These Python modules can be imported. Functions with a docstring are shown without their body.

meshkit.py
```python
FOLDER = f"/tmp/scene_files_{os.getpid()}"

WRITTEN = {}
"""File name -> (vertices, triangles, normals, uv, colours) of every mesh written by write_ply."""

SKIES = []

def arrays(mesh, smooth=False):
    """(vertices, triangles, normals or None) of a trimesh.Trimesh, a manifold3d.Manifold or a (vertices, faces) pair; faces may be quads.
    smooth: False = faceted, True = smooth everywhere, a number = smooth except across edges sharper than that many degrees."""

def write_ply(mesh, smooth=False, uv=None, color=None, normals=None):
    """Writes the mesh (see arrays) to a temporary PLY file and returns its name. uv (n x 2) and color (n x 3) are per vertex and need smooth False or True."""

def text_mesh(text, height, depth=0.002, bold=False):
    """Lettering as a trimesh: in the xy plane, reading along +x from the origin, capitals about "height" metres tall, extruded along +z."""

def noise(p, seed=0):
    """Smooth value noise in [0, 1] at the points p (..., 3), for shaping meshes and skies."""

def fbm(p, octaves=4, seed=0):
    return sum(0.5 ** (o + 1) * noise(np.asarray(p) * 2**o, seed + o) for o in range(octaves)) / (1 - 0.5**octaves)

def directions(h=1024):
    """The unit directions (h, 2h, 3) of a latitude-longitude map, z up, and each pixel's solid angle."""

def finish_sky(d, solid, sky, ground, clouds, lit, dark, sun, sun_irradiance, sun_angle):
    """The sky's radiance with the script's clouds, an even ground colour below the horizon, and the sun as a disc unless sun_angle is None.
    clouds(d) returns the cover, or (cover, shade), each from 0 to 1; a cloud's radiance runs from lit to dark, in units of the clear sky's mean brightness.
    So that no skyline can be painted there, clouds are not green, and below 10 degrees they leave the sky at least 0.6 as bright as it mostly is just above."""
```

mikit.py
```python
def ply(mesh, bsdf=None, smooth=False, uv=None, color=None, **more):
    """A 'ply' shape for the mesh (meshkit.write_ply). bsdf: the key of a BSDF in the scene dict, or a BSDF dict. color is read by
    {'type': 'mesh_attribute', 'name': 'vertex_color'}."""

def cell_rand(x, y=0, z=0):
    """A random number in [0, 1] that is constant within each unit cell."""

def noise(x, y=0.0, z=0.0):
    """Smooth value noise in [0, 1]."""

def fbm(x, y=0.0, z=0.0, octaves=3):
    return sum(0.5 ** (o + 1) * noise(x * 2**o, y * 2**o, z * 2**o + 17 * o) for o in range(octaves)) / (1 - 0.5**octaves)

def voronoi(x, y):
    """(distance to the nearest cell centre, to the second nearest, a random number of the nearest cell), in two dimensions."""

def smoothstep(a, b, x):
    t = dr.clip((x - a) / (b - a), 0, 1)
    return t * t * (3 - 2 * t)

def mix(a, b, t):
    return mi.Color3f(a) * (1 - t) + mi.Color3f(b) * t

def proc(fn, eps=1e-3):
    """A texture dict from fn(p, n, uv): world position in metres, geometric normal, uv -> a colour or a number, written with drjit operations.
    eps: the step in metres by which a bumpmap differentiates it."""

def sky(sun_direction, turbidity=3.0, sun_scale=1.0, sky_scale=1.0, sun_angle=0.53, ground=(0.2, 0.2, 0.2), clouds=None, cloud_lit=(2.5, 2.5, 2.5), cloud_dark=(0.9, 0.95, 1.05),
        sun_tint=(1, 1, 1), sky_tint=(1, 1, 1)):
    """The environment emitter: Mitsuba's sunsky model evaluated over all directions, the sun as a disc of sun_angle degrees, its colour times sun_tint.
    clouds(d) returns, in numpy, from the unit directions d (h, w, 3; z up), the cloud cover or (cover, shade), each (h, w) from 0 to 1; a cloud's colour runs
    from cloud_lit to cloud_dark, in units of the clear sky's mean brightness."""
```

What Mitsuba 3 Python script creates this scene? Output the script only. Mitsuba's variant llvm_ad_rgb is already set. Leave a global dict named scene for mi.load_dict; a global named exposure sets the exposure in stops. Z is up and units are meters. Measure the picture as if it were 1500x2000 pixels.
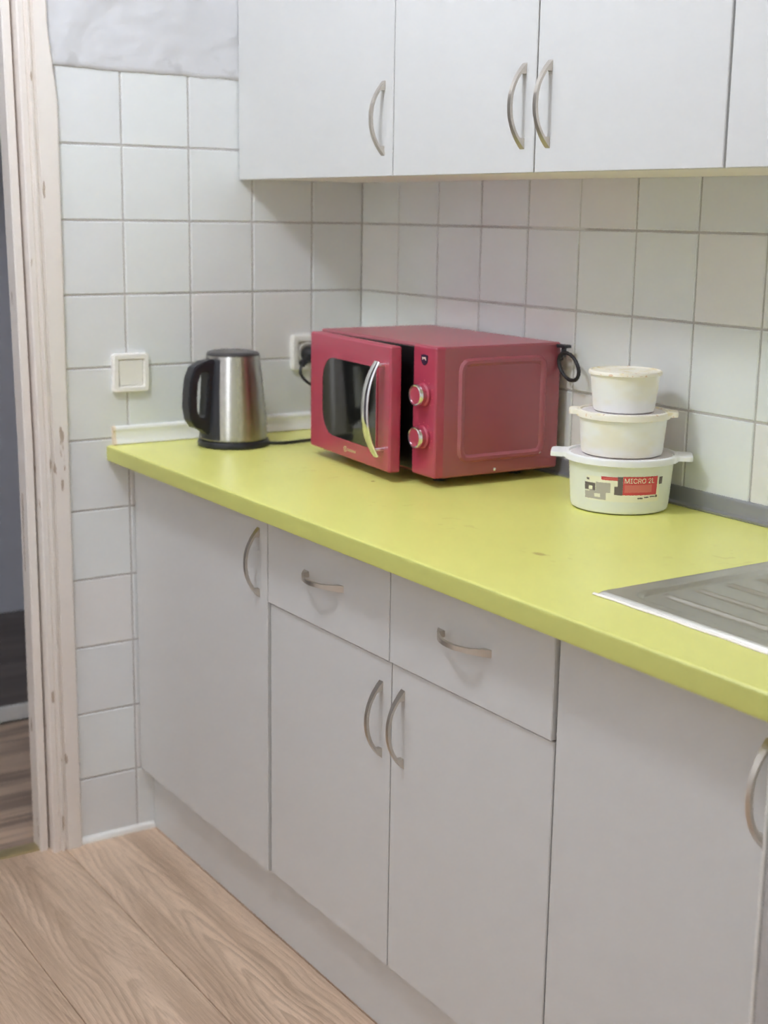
import math, random
import numpy as np, trimesh, drjit as dr, mitsuba as mi
import mikit, meshkit
from mikit import proc, noise, fbm, smoothstep, mix
from shapely.geometry import Polygon, box as sbox, Point
from shapely.ops import unary_union
import manifold3d as m3

random.seed(7); np.random.seed(7)
T4 = mi.ScalarTransform4f
scene, labels = {'type': 'scene'}, {}

# ------------------------------------------------------------------ camera, light, exposure
CAM = np.array([2.7770, -1.76165, 1.38958]); YAW, PITCH, ROLL, FPX = 2.55764543, -0.21144886, 0.01531844, 2717.542
_d = np.array([math.cos(PITCH) * math.cos(YAW), math.cos(PITCH) * math.sin(YAW), math.sin(PITCH)])
_r = np.cross(_d, [0, 0, 1]); _r /= np.linalg.norm(_r); _u = np.cross(_r, _d)
_up = -math.sin(ROLL) * _r + math.cos(ROLL) * _u
scene['camera'] = {'type': 'thinlens', 'to_world': T4().look_at(origin=CAM.tolist(), target=(CAM + _d).tolist(), up=_up.tolist()),
                   'fov': math.degrees(2 * math.atan(750 / FPX)), 'fov_axis': 'x', 'near_clip': 0.02, 'far_clip': 50.0,
                   'aperture_radius': 0.0055, 'focus_distance': 2.15}
exposure = 2.3
LAMP = dict(pos=(0.95, -1.40, 2.43), radius=0.115, power=15.0)         # the opal globe lamp of the kitchen
CEIL, XR, YF = 2.62, 3.5, -2.7                                          # ceiling height, right wall, wall behind the camera


# ------------------------------------------------------------------ helpers
def lin(*c):
    c = np.array(c[0] if len(c) == 1 else c, float) / 255.0
    return np.where(c <= 0.04045, c / 12.92, ((c + 0.055) / 1.055) ** 2.4).tolist()


def rgb(*c): return {'type': 'rgb', 'value': lin(*c)}


def mat(name, color, rough=0.5, metallic=0.0, two=True, bump=None, **kw):
    col = color if isinstance(color, dict) else rgb(color)
    b = {'type': 'principled', 'base_color': col, 'roughness': rough, 'metallic': metallic, **kw}
    if bump: b = {'type': 'bumpmap', 'arbitrary': bump[0], 'scale': bump[1], 'bsdf': b}
    scene[name] = {'type': 'twosided', 'bsdf': b} if two else b
    return name


def add(key, mesh, m, smooth=False, to=None, **kw):
    base, k = key, 0
    while key in scene:
        k += 1; key = f'{base}_{k:03d}'
    d = mesh if isinstance(mesh, dict) else mikit.ply(mesh, m, smooth, **kw)
    d = dict(d)
    if to is not None: d['to_world'] = to
    scene[key] = d
    return key


def tag(key, label=None, cat=None, group=None, kind=None):
    labels[key] = {k: v for k, v in dict(label=label, category=cat, group=group, kind=kind).items() if v}


def box(x0, x1, y0, y1, z0, z1):
    b = trimesh.creation.box((x1 - x0, y1 - y0, z1 - z0)); b.apply_translation(((x0 + x1) / 2, (y0 + y1) / 2, (z0 + z1) / 2)); return b


def cbox(x0, x1, y0, y1, z0, z1, c=0.0015):
    """box with chamfered edges"""
    p = []
    for a in (0, 1):
        for b in (0, 1):
            for d in (0, 1):
                q = np.array([x1 if a else x0, y1 if b else y0, z1 if d else z0]); s = np.array([-1 if a else 1, -1 if b else 1, -1 if d else 1]) * c
                for k in range(3):
                    o = s.copy(); o[k] = 0; p.append(q + o)
    return trimesh.convex.convex_hull(np.array(p))


def rbox(x0, x1, y0, y1, z0, z1, r=0.01, n=20):
    """box with rounded edges: hull of spheres"""
    s = m3.Manifold.sphere(r, n)
    h = m3.Manifold.batch_hull([s.translate((x, y, z)) for x in (x0 + r, x1 - r) for y in (y0 + r, y1 - r) for z in (z0 + r, z1 - r)])
    return tm(h)


def tm(man):
    m = man.to_mesh(); return trimesh.Trimesh(m.vert_properties[:, :3], m.tri_verts, process=False)


def extr(poly, a, b, axis='z'):
    """polygon extruded from a to b. axis x: polygon is (y,z); axis y: polygon is (z,x); axis z: (x,y)"""
    polys = getattr(poly, 'geoms', [poly])
    m = trimesh.util.concatenate([trimesh.creation.extrude_polygon(g, b - a, engine='earcut') for g in polys])
    v = np.array(m.vertices); v[:, 2] += a
    v = {'z': v, 'x': v[:, [2, 0, 1]], 'y': v[:, [1, 2, 0]]}[axis]
    return trimesh.Trimesh(v, m.faces, process=False)


def lathe(prof, cx=0, cy=0, n=64):
    """prof: list of (r, z) from bottom to top"""
    m = trimesh.creation.revolve(np.array(prof, float), sections=n); m.apply_translation((cx, cy, 0)); m.fix_normals(); return m


def tube(pts, r, n=10, samples=None):
    from scipy.interpolate import CubicSpline
    pts = np.array(pts, float)
    t = np.r_[0, np.cumsum(np.linalg.norm(np.diff(pts, axis=0), axis=1))]
    if samples: pts = CubicSpline(t, pts)(np.linspace(0, t[-1], samples))
    tan = np.gradient(pts, axis=0); tan /= np.linalg.norm(tan, axis=1, keepdims=True)
    a = np.cross(tan[0], [0, 0, 1.0]); a = a if np.linalg.norm(a) > 1e-3 else np.cross(tan[0], [1.0, 0, 0])
    V = []
    for p, tg in zip(pts, tan):
        a = a - tg * (a @ tg); a /= np.linalg.norm(a); b = np.cross(tg, a)
        V.append([p + r * (math.cos(q) * a + math.sin(q) * b) for q in np.arange(n) * 2 * math.pi / n])
    V = np.array(V); N = len(pts); F = []
    for i in range(N - 1):
        for j in range(n):
            k = (j + 1) % n
            F += [[i * n + j, i * n + k, (i + 1) * n + k], [i * n + j, (i + 1) * n + k, (i + 1) * n + j]]
    V = V.reshape(-1, 3); c0, c1 = len(V), len(V) + 1
    V = np.vstack([V, pts[0], pts[-1]])
    for j in range(n):
        k = (j + 1) % n; F += [[c0, k, j], [c1, (N - 1) * n + j, (N - 1) * n + k]]
    m = trimesh.Trimesh(V, F, process=False); return m


def cat(*ms): return trimesh.util.concatenate(list(ms))


def moved(m, M):
    m = m.copy(); m.apply_transform(M); return m


# ------------------------------------------------------------------ materials
def paint_chips(p, n, uv):
    """old gloss paint: cream tone, wear towards the floor and edges"""
    a = fbm(p.y * 55 + 3, p.z * 14, p.x * 55, 4)
    low = smoothstep(1.1, 0.0, p.z)
    chip = smoothstep(0.765 - 0.05 * low, 0.79 - 0.05 * low, a)
    tone = mix(lin(226, 222, 215), lin(222, 212, 204), fbm(p.z * 3, p.y * 20, 1, 3))
    return mix(tone, lin(150, 128, 104), chip * 0.75)


def plaster_col(p, n, uv):
    d = smoothstep(0.56, 0.76, fbm(p.y * 26, p.z * 34, 2, 4)) * smoothstep(1.73, 1.675, p.z)
    return mix(lin(199, 199, 201), lin(165, 163, 161), d * 0.5)


def plaster_bump(p, n, uv): return fbm(p.y * 18, p.z * 18, p.x * 18, 4)


def grout_col(p, n, uv):
    """dirty grout, filled with white sealant at one repaired tile of the back wall"""
    a = fbm(p.x * 14 + p.y * 14, p.z * 14, 3, 3)
    fill = smoothstep(0.605, 0.625, p.x) * smoothstep(0.785, 0.765, p.x) * smoothstep(1.30, 1.36, p.z)
    g = mix(lin(196, 193, 190), lin(164, 160, 157), a)
    return mix(g, lin(206, 205, 200), fill)


def worktop_col(p, n, uv):
    a = fbm(p.x * 8, p.y * 8, 0, 3)
    c = mix(lin(211, 210, 119), lin(207, 206, 114), a)
    s1 = smoothstep(0.006, 0.002, dr.sqrt(dr.square(p.x - 0.618) + dr.square(p.y + 0.361)))
    s2 = smoothstep(0.010, 0.003, dr.sqrt(dr.square((p.x - 1.2217) * 0.6) + dr.square(p.y + 0.4553)))
    s3 = smoothstep(0.80, 0.92, noise(p.x * 60, p.y * 60)) * smoothstep(0.7, 0.85, noise(p.x * 9 + 5, p.y * 9))
    return mix(c, lin(150, 125, 60), dr.minimum(1, 0.75 * s1 + 0.5 * s2 + 0.10 * s3))


PW, PY0 = 0.2150, -0.5495                                                 # plank width, first joint


def oak(p, n, uv, dark=False):
    k = dr.floor((PY0 - p.y) / PW)
    ph = mikit.cell_rand(k, 11)
    yc = PY0 - (k + 0.5) * PW
    w = 0.014 * (fbm(p.x * 3.1 + 40 * ph, k * 7.0, 1, 3) - 0.5) * 4
    y = p.y - yc - 0.03 * (ph - 0.5) + w
    e = 0.010 + 0.012 * ph
    ring = dr.sqrt(y * y + e * e) * (62 + 22 * ph) - p.x * (5.0 + 2.5 * ph) * dr.select(ph > 0.75, -1, 1) + 3.6 * fbm(p.x * 2.6, p.y * 16, ph * 30, 4)
    f = ring - dr.floor(ring)
    broad0 = fbm(p.x * 5, p.y * 40, k + 3, 3)
    line = smoothstep(0.30, 0.90, f) * smoothstep(1.0, 0.92, f)
    vary = smoothstep(0.30, 0.70, fbm(p.x * 1.9 + 17 * ph, p.y * 11, k * 3.0, 3))
    f2 = ring * 2.7 + 2 * broad0 - dr.floor(ring * 2.7 + 2 * broad0)
    line = line * (0.18 + 0.62 * vary) + 0.16 * smoothstep(0.4, 0.95, f2)
    fibre = fbm(p.x * 9, p.y * 420, ph * 9, 3)
    pore = smoothstep(0.62, 0.80, noise(p.x * 36, p.y * 620, k))
    broad = fbm(p.x * 1.6 + 9 * ph, p.y * 26, k, 3)
    c = mix(lin(210, 184, 160), lin(180, 154, 131), smoothstep(0.25, 0.75, broad))
    c = mix(c, lin(150, 122, 98), 0.62 * line)
    c = mix(c, lin(222, 196, 170), 0.22 * smoothstep(0.45, 0.75, fibre))
    c = mix(c, lin(130, 104, 84), 0.16 * pore)
    return c


def oak_bump(p, n, uv): return noise(p.x * 30, p.y * 500)


def hall_oak(p, n, uv):
    a = fbm(p.x * 30, p.y * 2.2, 5, 4); b = fbm(p.x * 90, p.y * 5, 8, 3)
    c = mix(lin(190, 164, 142), lin(142, 120, 104), smoothstep(0.3, 0.7, a))
    return mix(c, lin(200, 178, 155), 0.3 * smoothstep(0.55, 0.8, b))


def dark_wood(p, n, uv):
    a = fbm(p.x * 24, p.y * 2.0, 2, 4)
    return mix(lin(100, 90, 82), lin(74, 66, 60), a)


def lid_stain(p, n, uv):
    a = smoothstep(0.60, 0.72, fbm(p.x * 60, p.y * 60, p.z * 60, 3))
    b = smoothstep(0.80, 0.88, noise(p.x * 170, p.y * 170, p.z * 170))
    return mix(mix(lin(238, 233, 220), lin(232, 218, 178), 0.7 * a), lin(200, 146, 84), 0.5 * b)


def tub_stain(p, n, uv):
    a = smoothstep(0.42, 0.72, fbm(p.x * 16, p.y * 16, p.z * 30, 3))
    return mix(lin(236, 236, 234), lin(232, 226, 206), a * 0.8)


def bare(c): return rgb(c)


mat('tile_white', (222, 225, 224), 0.22, specular=0.5)
mat('tile_pale', (219, 221, 221), 0.24, specular=0.5)
mat('tile_warm', (223, 222, 220), 0.22, specular=0.5)
mat('grout', proc(grout_col), 0.85)
mat('plaster_paint', proc(plaster_col), 0.6, bump=(proc(plaster_bump, 2e-3), 0.012))
mat('wall_paint', (243, 243, 242), 0.8)
mat('matt_wall_paint', (214, 214, 215), 0.8)
mat('ceiling_paint', (247, 247, 247), 0.85)
mat('old_gloss_paint', proc(paint_chips), 0.35)
mat('oak_laminate', proc(oak), 0.42, bump=(proc(oak_bump), 0.00008))
mat('floor_gap', (70, 55, 45), 0.8)
mat('hall_laminate', proc(hall_oak), 0.45)
mat('dark_laminate', proc(dark_wood), 0.4)
mat('hall_paint', (222, 224, 232), 0.8)
mat('threshold_metal', (176, 160, 120), 0.35, 0.6)
mat('white_gloss', (238, 238, 234), 0.3)
mat('white_plastic', (236, 234, 228), 0.35)
mat('yellowed_plastic', (222, 206, 182), 0.5)
mat('door_white', (197, 197, 195), 0.42)
mat('door_edge', (196, 172, 158), 0.6)
mat('carcass', (214, 208, 202), 0.6)
mat('satin_nickel', (205, 198, 188), 0.34, 1.0)
mat('worktop_body', proc(worktop_col), 0.33, specular=0.45)
mat('grey_strip', (150, 151, 155), 0.35, 0.5)
mat('sealant', (240, 234, 226), 0.5)
mat('dishwasher_grey', (168, 165, 163), 0.45)
mat('black_plastic', (34, 35, 40), 0.35)
mat('black_rubber', (26, 26, 27), 0.5)
mat('lid_black', (58, 55, 56), 0.3)
scene['steel_sink'] = {'type': 'twosided', 'bsdf': {'type': 'principled', 'base_color': rgb(196, 193, 184), 'metallic': 0.9, 'roughness': 0.34}}
scene['steel_kettle'] = {'type': 'twosided', 'bsdf': {'type': 'roughconductor', 'material': 'none', 'specular_reflectance': {'type': 'rgb', 'value': [0.47, 0.455, 0.43]}, 'alpha_u': 0.05, 'alpha_v': 0.40}}
mat('chrome', (232, 232, 234), 0.12, 1.0)
mat('red_paint', (160, 58, 78), 0.26, specular=0.5, clearcoat=0.4, clearcoat_gloss=0.9)
mat('red_metal', (146, 70, 80), 0.28, specular=0.6, clearcoat=1.0, clearcoat_gloss=0.85)
mat('black_cavity', (14, 14, 15), 0.4)
mat('dark_glass', (18, 18, 18), 0.06, specular=0.6)
mat('badge_dark', (48, 28, 52), 0.4)
mat('print_light', (226, 196, 190), 0.5)
mat('badge_gold', (206, 186, 150), 0.4, 0.4)
mat('tub_green_white', (228, 231, 220), 0.3, specular=0.4)
mat('tub_white', proc(tub_stain), 0.35)
mat('lid_white', (234, 235, 236), 0.4)
mat('lid_frosted', (206, 200, 200), 0.5)
mat('lid_stained', proc(lid_stain), 0.45)
mat('label_red', (198, 70, 75), 0.5)
mat('label_pink', (206, 112, 104), 0.5)
mat('label_cream', (235, 233, 210), 0.5)
mat('label_grey', (176, 171, 163), 0.5)
mat('label_dark', (104, 95, 94), 0.5)
mat('lamp_rim', (230, 230, 228), 0.5)

# ------------------------------------------------------------------ lamp (out of the frame, on the ceiling)
lx, ly, lz = LAMP['pos']; lr = LAMP['radius']
tag('ceiling_lamp', 'white opal globe lamp hanging just below the kitchen ceiling', 'lamp')
add('ceiling_lamp__mount', lathe([(0, lz + lr - 0.004), (0.036, lz + lr - 0.004), (0.040, lz + lr + 0.01), (0.050, CEIL - 0.012), (0.056, CEIL - 0.0006), (0, CEIL - 0.0006)], lx, ly, 32), 'lamp_rim', 35)
globe = trimesh.creation.icosphere(3, lr); globe.apply_translation((lx, ly, lz))
P = LAMP['power']
add('ceiling_lamp__shade', {**mikit.ply(globe, 'lamp_rim', True), 'emitter': {'type': 'area', 'radiance': {'type': 'rgb', 'value': [P * 1.0, P * 1.07, P * 1.20]}}}, None)

# ------------------------------------------------------------------ setting: room shell
TP, Z0, A0, B0 = 0.152, 1.670, 0.133, 0.1505                             # tile pitch, tiles' top edge, first joints on the two walls
GJ = 0.0042                                                               # joint width
DJ, DL, DH = -0.785, -1.66, 2.06                                          # doorway: right jamb, left jamb, head
wl = cat(box(-0.125, -0.0025, DJ, 0.12, 0, CEIL), box(-0.125, -0.0025, YF, DL, 0, CEIL), box(-0.125, -0.0025, DL, DJ, DH, CEIL))
add('wall_left', wl, 'grout'); tag('wall_left', kind='structure')
# plaster above the tiles, with a ragged lower lip
ys = np.linspace(-0.0005, -0.755, 68)
lip = np.array([0.0014 + 0.0016 * meshkit.fbm(np.array([[y * 30, 1.0, 0]]))[0] for y in ys])
zlip = Z0 - 0.006 + 0.006 * (meshkit.fbm(np.c_[ys * 22, ys * 0, ys * 0], 4, 3) - 0.5) - 0.006 * (ys + 0.4)
zs = [CEIL, 1.80, 1.72, 1.695]
V = [[(0.0018, y, z) for y in ys] for z in zs]
V += [[(0.0018 + l, y, z + 0.012) for y, l, z in zip(ys, lip, zlip)], [(0.0012 + l, y, z + 0.002) for y, l, z in zip(ys, lip, zlip)], [(-0.003, y, z - 0.001) for y, z in zip(ys, zlip)]]
V = np.array(V); R, C = V.shape[:2]
F = [[i * C + j, (i + 1) * C + j, (i + 1) * C + j + 1, i * C + j + 1] for i in range(R - 1) for j in range(C - 1)]
add('wall_left__plaster', trimesh.Trimesh(V.reshape(-1, 3), np.vstack([np.array(F)[:, [0, 1, 2]], np.array(F)[:, [0, 2, 3]]]), process=False), 'plaster_paint', True)
add('wall_left__plaster', cat(box(-0.0025, 0.0015, YF, DL, 0, CEIL), box(-0.0025, 0.0015, DL, -0.74, DH + 0.09, CEIL)), 'matt_wall_paint')

_tiles = {}


def tile_mesh(w, h):
    """tile with eased edges, front face towards +z at 0"""
    key = (round(w, 4), round(h, 4))
    if key not in _tiles:
        c, t = 0.0016, 0.0050
        pts = [(sx * (w / 2 - o), sy * (h / 2 - o), z) for sx in (-1, 1) for sy in (-1, 1) for o, z in ((0, -t), (0, -c), (c, 0))]
        m = trimesh.convex.convex_hull(np.array(pts))
        _tiles[key] = {k: mikit.ply(m, k, False) for k in ('tile_white', 'tile_pale', 'tile_warm')}
    return _tiles[key][random.choice(('tile_white', 'tile_white', 'tile_pale', 'tile_warm'))]


def lay(wall, a0, a1, z0, z1):
    w, h = a1 - a0 - GJ, z1 - z0 - GJ
    d = tile_mesh(w, h); ca, cz = (a0 + a1) / 2, (z0 + z1) / 2
    tilt = random.uniform(-0.0022, 0.0022), random.uniform(-0.0022, 0.0022)
    if wall == 'wall_left':   # face +x; width runs along y
        M = np.array([[0, 0, 1, 0], [1, 0, 0, ca], [0, 1, 0, cz], [0, 0, 0, 1.0]])
    else:                     # face -y
        M = np.array([[1, 0, 0, ca], [0, 0, -1, 0], [0, 1, 0, cz], [0, 0, 0, 1.0]])
    M = M @ trimesh.transformations.euler_matrix(tilt[0], tilt[1], 0)
    add(wall + '__tile', d, None, to=T4(M.tolist()))


rows = [(Z0 - (j + 1) * TP, Z0 - j * TP) for j in range(10)] + [(0.012, Z0 - 10 * TP)]
colsL = [(-A0, 0.002)] + [(-A0 - (k + 1) * TP, -A0 - k * TP) for k in range(3)] + [(-0.729, -A0 - 3 * TP)]
for z0, z1 in rows:
    for a0, a1 in colsL:
        if a0 > -0.58 and z1 < 0.85: continue                             # behind the base cabinets
        if a0 > -0.30 and z0 > 1.47: continue                             # behind the wall cabinets
        lay('wall_left', a0, a1, z0, z1)
add('wall_back', box(-0.12, XR, 0.0028, 0.12, 0, CEIL), 'grout'); tag('wall_back', kind='structure')
add('wall_back__paint', box(2.75, XR, 0.0, 0.0028, 0, CEIL), 'matt_wall_paint')
add('wall_back__paint', box(0, 2.75, 0.0, 0.0028, Z0, CEIL), 'matt_wall_paint')
colsB = [(-0.001, B0)] + [(B0 + k * TP, B0 + (k + 1) * TP) for k in range(17)]
for j in (0, 1, 2, 3, 4):
    for a0, a1 in colsB:
        if j == 0 and a1 < 1.8: continue                                   # behind the wall cabinets
        lay('wall_back', a0, a1, *rows[j])
for a0, a1 in colsB: lay('wall_back', a0, a1, rows[5][0] + 0.08, rows[5][1])
add('wall_right', box(XR, XR + 0.1, YF, 0.12, 0, CEIL), 'wall_paint'); tag('wall_right', kind='structure')
add('wall_front', box(-0.12, XR, YF - 0.1, YF, 0, CEIL), 'wall_paint'); tag('wall_front', kind='structure')
add('ceiling', box(-0.12, XR, YF, 0.12, CEIL, CEIL + 0.1), 'ceiling_paint'); tag('ceiling', kind='structure')
add('floor', box(-0.125, XR, YF, 0.12, -0.06, -0.009), 'floor_gap'); tag('floor', kind='structure')
for k in range(10):
    y1 = PY0 - k * PW; y0 = max(y1 - PW, YF)
    xs = [-0.016] + [x for x in np.arange(-0.9 + 0.47 * (k % 3) + 1.29, XR, 1.29) if x > 0.9] + [XR]
    for x0, x1 in zip(xs, xs[1:]):
        if y1 - y0 > 0.02: add('floor__plank', cbox(x0 + .0003, x1 - .0003, y0 + .0006, y1 - .0006, -0.009, 0.0, 0.0014), 'oak_laminate')
add('floor__plank', box(-0.0025, XR, PY0 + .0004, 0.0028, -0.009, 0.0), 'oak_laminate')   # the strip under the cabinets
# skirting strip under the tiles
add('baseboard_left', extr(Polygon([(-0.002, 0), (0.009, 0), (0.009, 0.008), (0.006, 0.013), (-0.002, 0.015)]), 0, 0.176, 'z'), 'white_gloss')
m = extr(Polygon([(0, 0), (0.009, 0), (0.009, 0.007), (0.0055, 0.013), (0, 0.015)]), 0.5495, 0.7275, 'z')   # (x,z,-y)
v = np.array(m.vertices); m = trimesh.Trimesh(np.c_[v[:, 0], -v[:, 2], v[:, 1]], m.faces, process=False); m.fix_normals()
scene['baseboard_left'] = mikit.ply(m, 'white_gloss', 40); tag('baseboard_left', kind='structure')


# ------------------------------------------------------------------ doorway: casing, jamb, threshold (door_1), hallway behind
def stand(sec, zlist):
    """plan section (list of (x, y)), lofted over zlist; zlist: [(z, fn(x,y)->(x,y))]"""
    sec = np.array(sec); n = len(sec); V = []
    for z, fn in zlist:
        for x, y in sec:
            a, b = fn(x, y) if fn else (x, y); V.append((a, b, z))
    F = []
    for i in range(len(zlist) - 1):
        for j in range(n):
            k = (j + 1) % n; F += [[i * n + j, i * n + k, (i + 1) * n + k], [i * n + j, (i + 1) * n + k, (i + 1) * n + j]]
    m = trimesh.Trimesh(np.array(V), F, process=False); m.fix_normals(); return m


tag('door_1', kind='structure')
# architrave: flat band, groove, bead, groove, inner band (plan section x, y); its wall edge runs under the plaster near the top
def lean(z):
    sh = -0.012 * float(np.clip((z - 0.9) / 0.8, 0, 1.3)); ov = -0.016 * float(np.clip((z - 1.60) / 0.14, 0, 1))
    def fn(x, y):
        w = np.clip((-0.732 - y) / 0.025, 0, 1)
        return x, y + sh * w + ov * (1 - w)
    return fn
cas = [(-0.002, -0.7285), (0.0125, -0.7285), (0.0160, -0.7320), (0.0160, -0.7605), (0.0085, -0.7635), (0.0085, -0.7660), (0.0165, -0.7690), (0.0168, -0.7725), (0.0100, -0.7755), (0.0100, -0.7775), (0.0150, -0.7810), (0.0150, -0.7905), (0.0120, -0.7935), (-0.002, -0.7935)]
zl = [0.0, 0.9, 1.2, 1.5, 1.60, 1.64, 1.67, 1.70, 1.74, DH + 0.09]
add('door_1__casing', stand(cas, [(z_, lean(z_)) for z_ in zl]), 'old_gloss_paint', 20)
add('door_1__jamb', stand([(-0.0022, -0.7855), (-0.0022, -0.7928), (-0.046, -0.7928), (-0.046, -0.7985), (-0.0085, -0.7985), (-0.0070, -0.8000), (-0.0070, -0.8135), (-0.0095, -0.8160), (-0.052, -0.8160), (-0.052, -0.7880), (-0.128, -0.7880), (-0.128, -0.7855)], [(z_, lean(z_)) for z_ in zl[:-1] + [DH]]), 'old_gloss_paint', 20)
add('door_1__casing', stand([(-0.002, DL + 0.07), (0.015, DL + 0.07)][:0] + [(-0.002, DL), (0.015, DL), (0.0165, DL - 0.004), (0.0165, DL - 0.066), (0.0140, DL - 0.07), (-0.002, DL - 0.07)], [(0.0, None), (DH + 0.09, None)]), 'old_gloss_paint', 20)
add('door_1__jamb', box(-0.128, -0.0022, DL, DL + 0.018, 0, DH), 'old_gloss_paint')
add('door_1__casing', box(-0.002, 0.0155, DL + 0.0005, -0.797, DH, DH + 0.085), 'old_gloss_paint')
add('door_1__threshold', extr(Polygon([(-0.056, -0.004), (-0.013, -0.004), (-0.016, 0.004), (-0.024, 0.0065), (-0.045, 0.0065), (-0.053, 0.004)]), 0, 1, 'z'), 'threshold_metal')
m = extr(Polygon([(-0.056, -0.008), (-0.013, -0.008), (-0.016, 0.004), (-0.024, 0.0065), (-0.045, 0.0065), (-0.053, 0.004)]), 0.7945, 1.642, 'z')
v = np.array(m.vertices); m = trimesh.Trimesh(np.c_[v[:, 0], -v[:, 2], v[:, 1]], m.faces, process=False); m.fix_normals()
scene['door_1__threshold'] = mikit.ply(m, 'threshold_metal', 40)
# the hallway seen through the opening
HX, HY0, HY1 = -1.72, -2.7, 0.9
add('floor_hallway', box(-2.0, -0.125, HY0, HY1, -0.06, -0.009), 'floor_gap'); tag('floor_hallway', kind='structure')
hx = [-0.053, -0.20, -0.39, -0.58, -0.815]
for x1, x0 in zip(hx, hx[1:]): add('floor_hallway__plank', cbox(x0 + .0004, x1 - .0004, HY0 if x1 < -0.13 else -1.65, HY1 if x1 < -0.13 else -0.8185, -0.009, 0.0, 0.0012) if x1 < -0.13 else cat(cbox(-0.1995, x1 - .0004, DL + .019, -0.7885, -0.009, 0, .0012), cbox(-0.1995, -0.129, -0.7885, HY1, -0.009, 0, .0012), cbox(-0.1995, -0.129, HY0, DL + .019, -0.009, 0, .0012)), 'hall_laminate')
add('wall_hallway', box(HX - 0.1, HX, HY0, HY1, 0, CEIL), 'hall_paint'); tag('wall_hallway', kind='structure')
add('wall_hallway_end', cat(box(HX, -0.125, HY1, HY1 + 0.1, 0, CEIL), box(HX, -0.125, HY0 - 0.1, HY0, 0, CEIL)), 'hall_paint'); tag('wall_hallway_end', kind='structure')
add('wall_hallway_side', box(-0.127, -0.125, 0.12, HY1, 0, CEIL), 'hall_paint'); tag('wall_hallway_side', kind='structure')
add('ceiling_hallway', box(HX, -0.125, HY0, HY1, CEIL, CEIL + 0.1), 'ceiling_paint'); tag('ceiling_hallway', kind='structure')
tag('wooden_platform', 'low dark brown wooden platform with a white front edge, seen through the doorway', 'platform')
add('wooden_platform__board', cbox(-1.7195, -0.83, HY0 + .001, HY1 - .001, 0.0003, 0.046, 0.002), 'dark_laminate')
add('wooden_platform__edge_strip', cbox(-0.83, -0.820, HY0 + .001, HY1 - .001, 0.0003, 0.046, 0.003), 'white_gloss')
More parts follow.
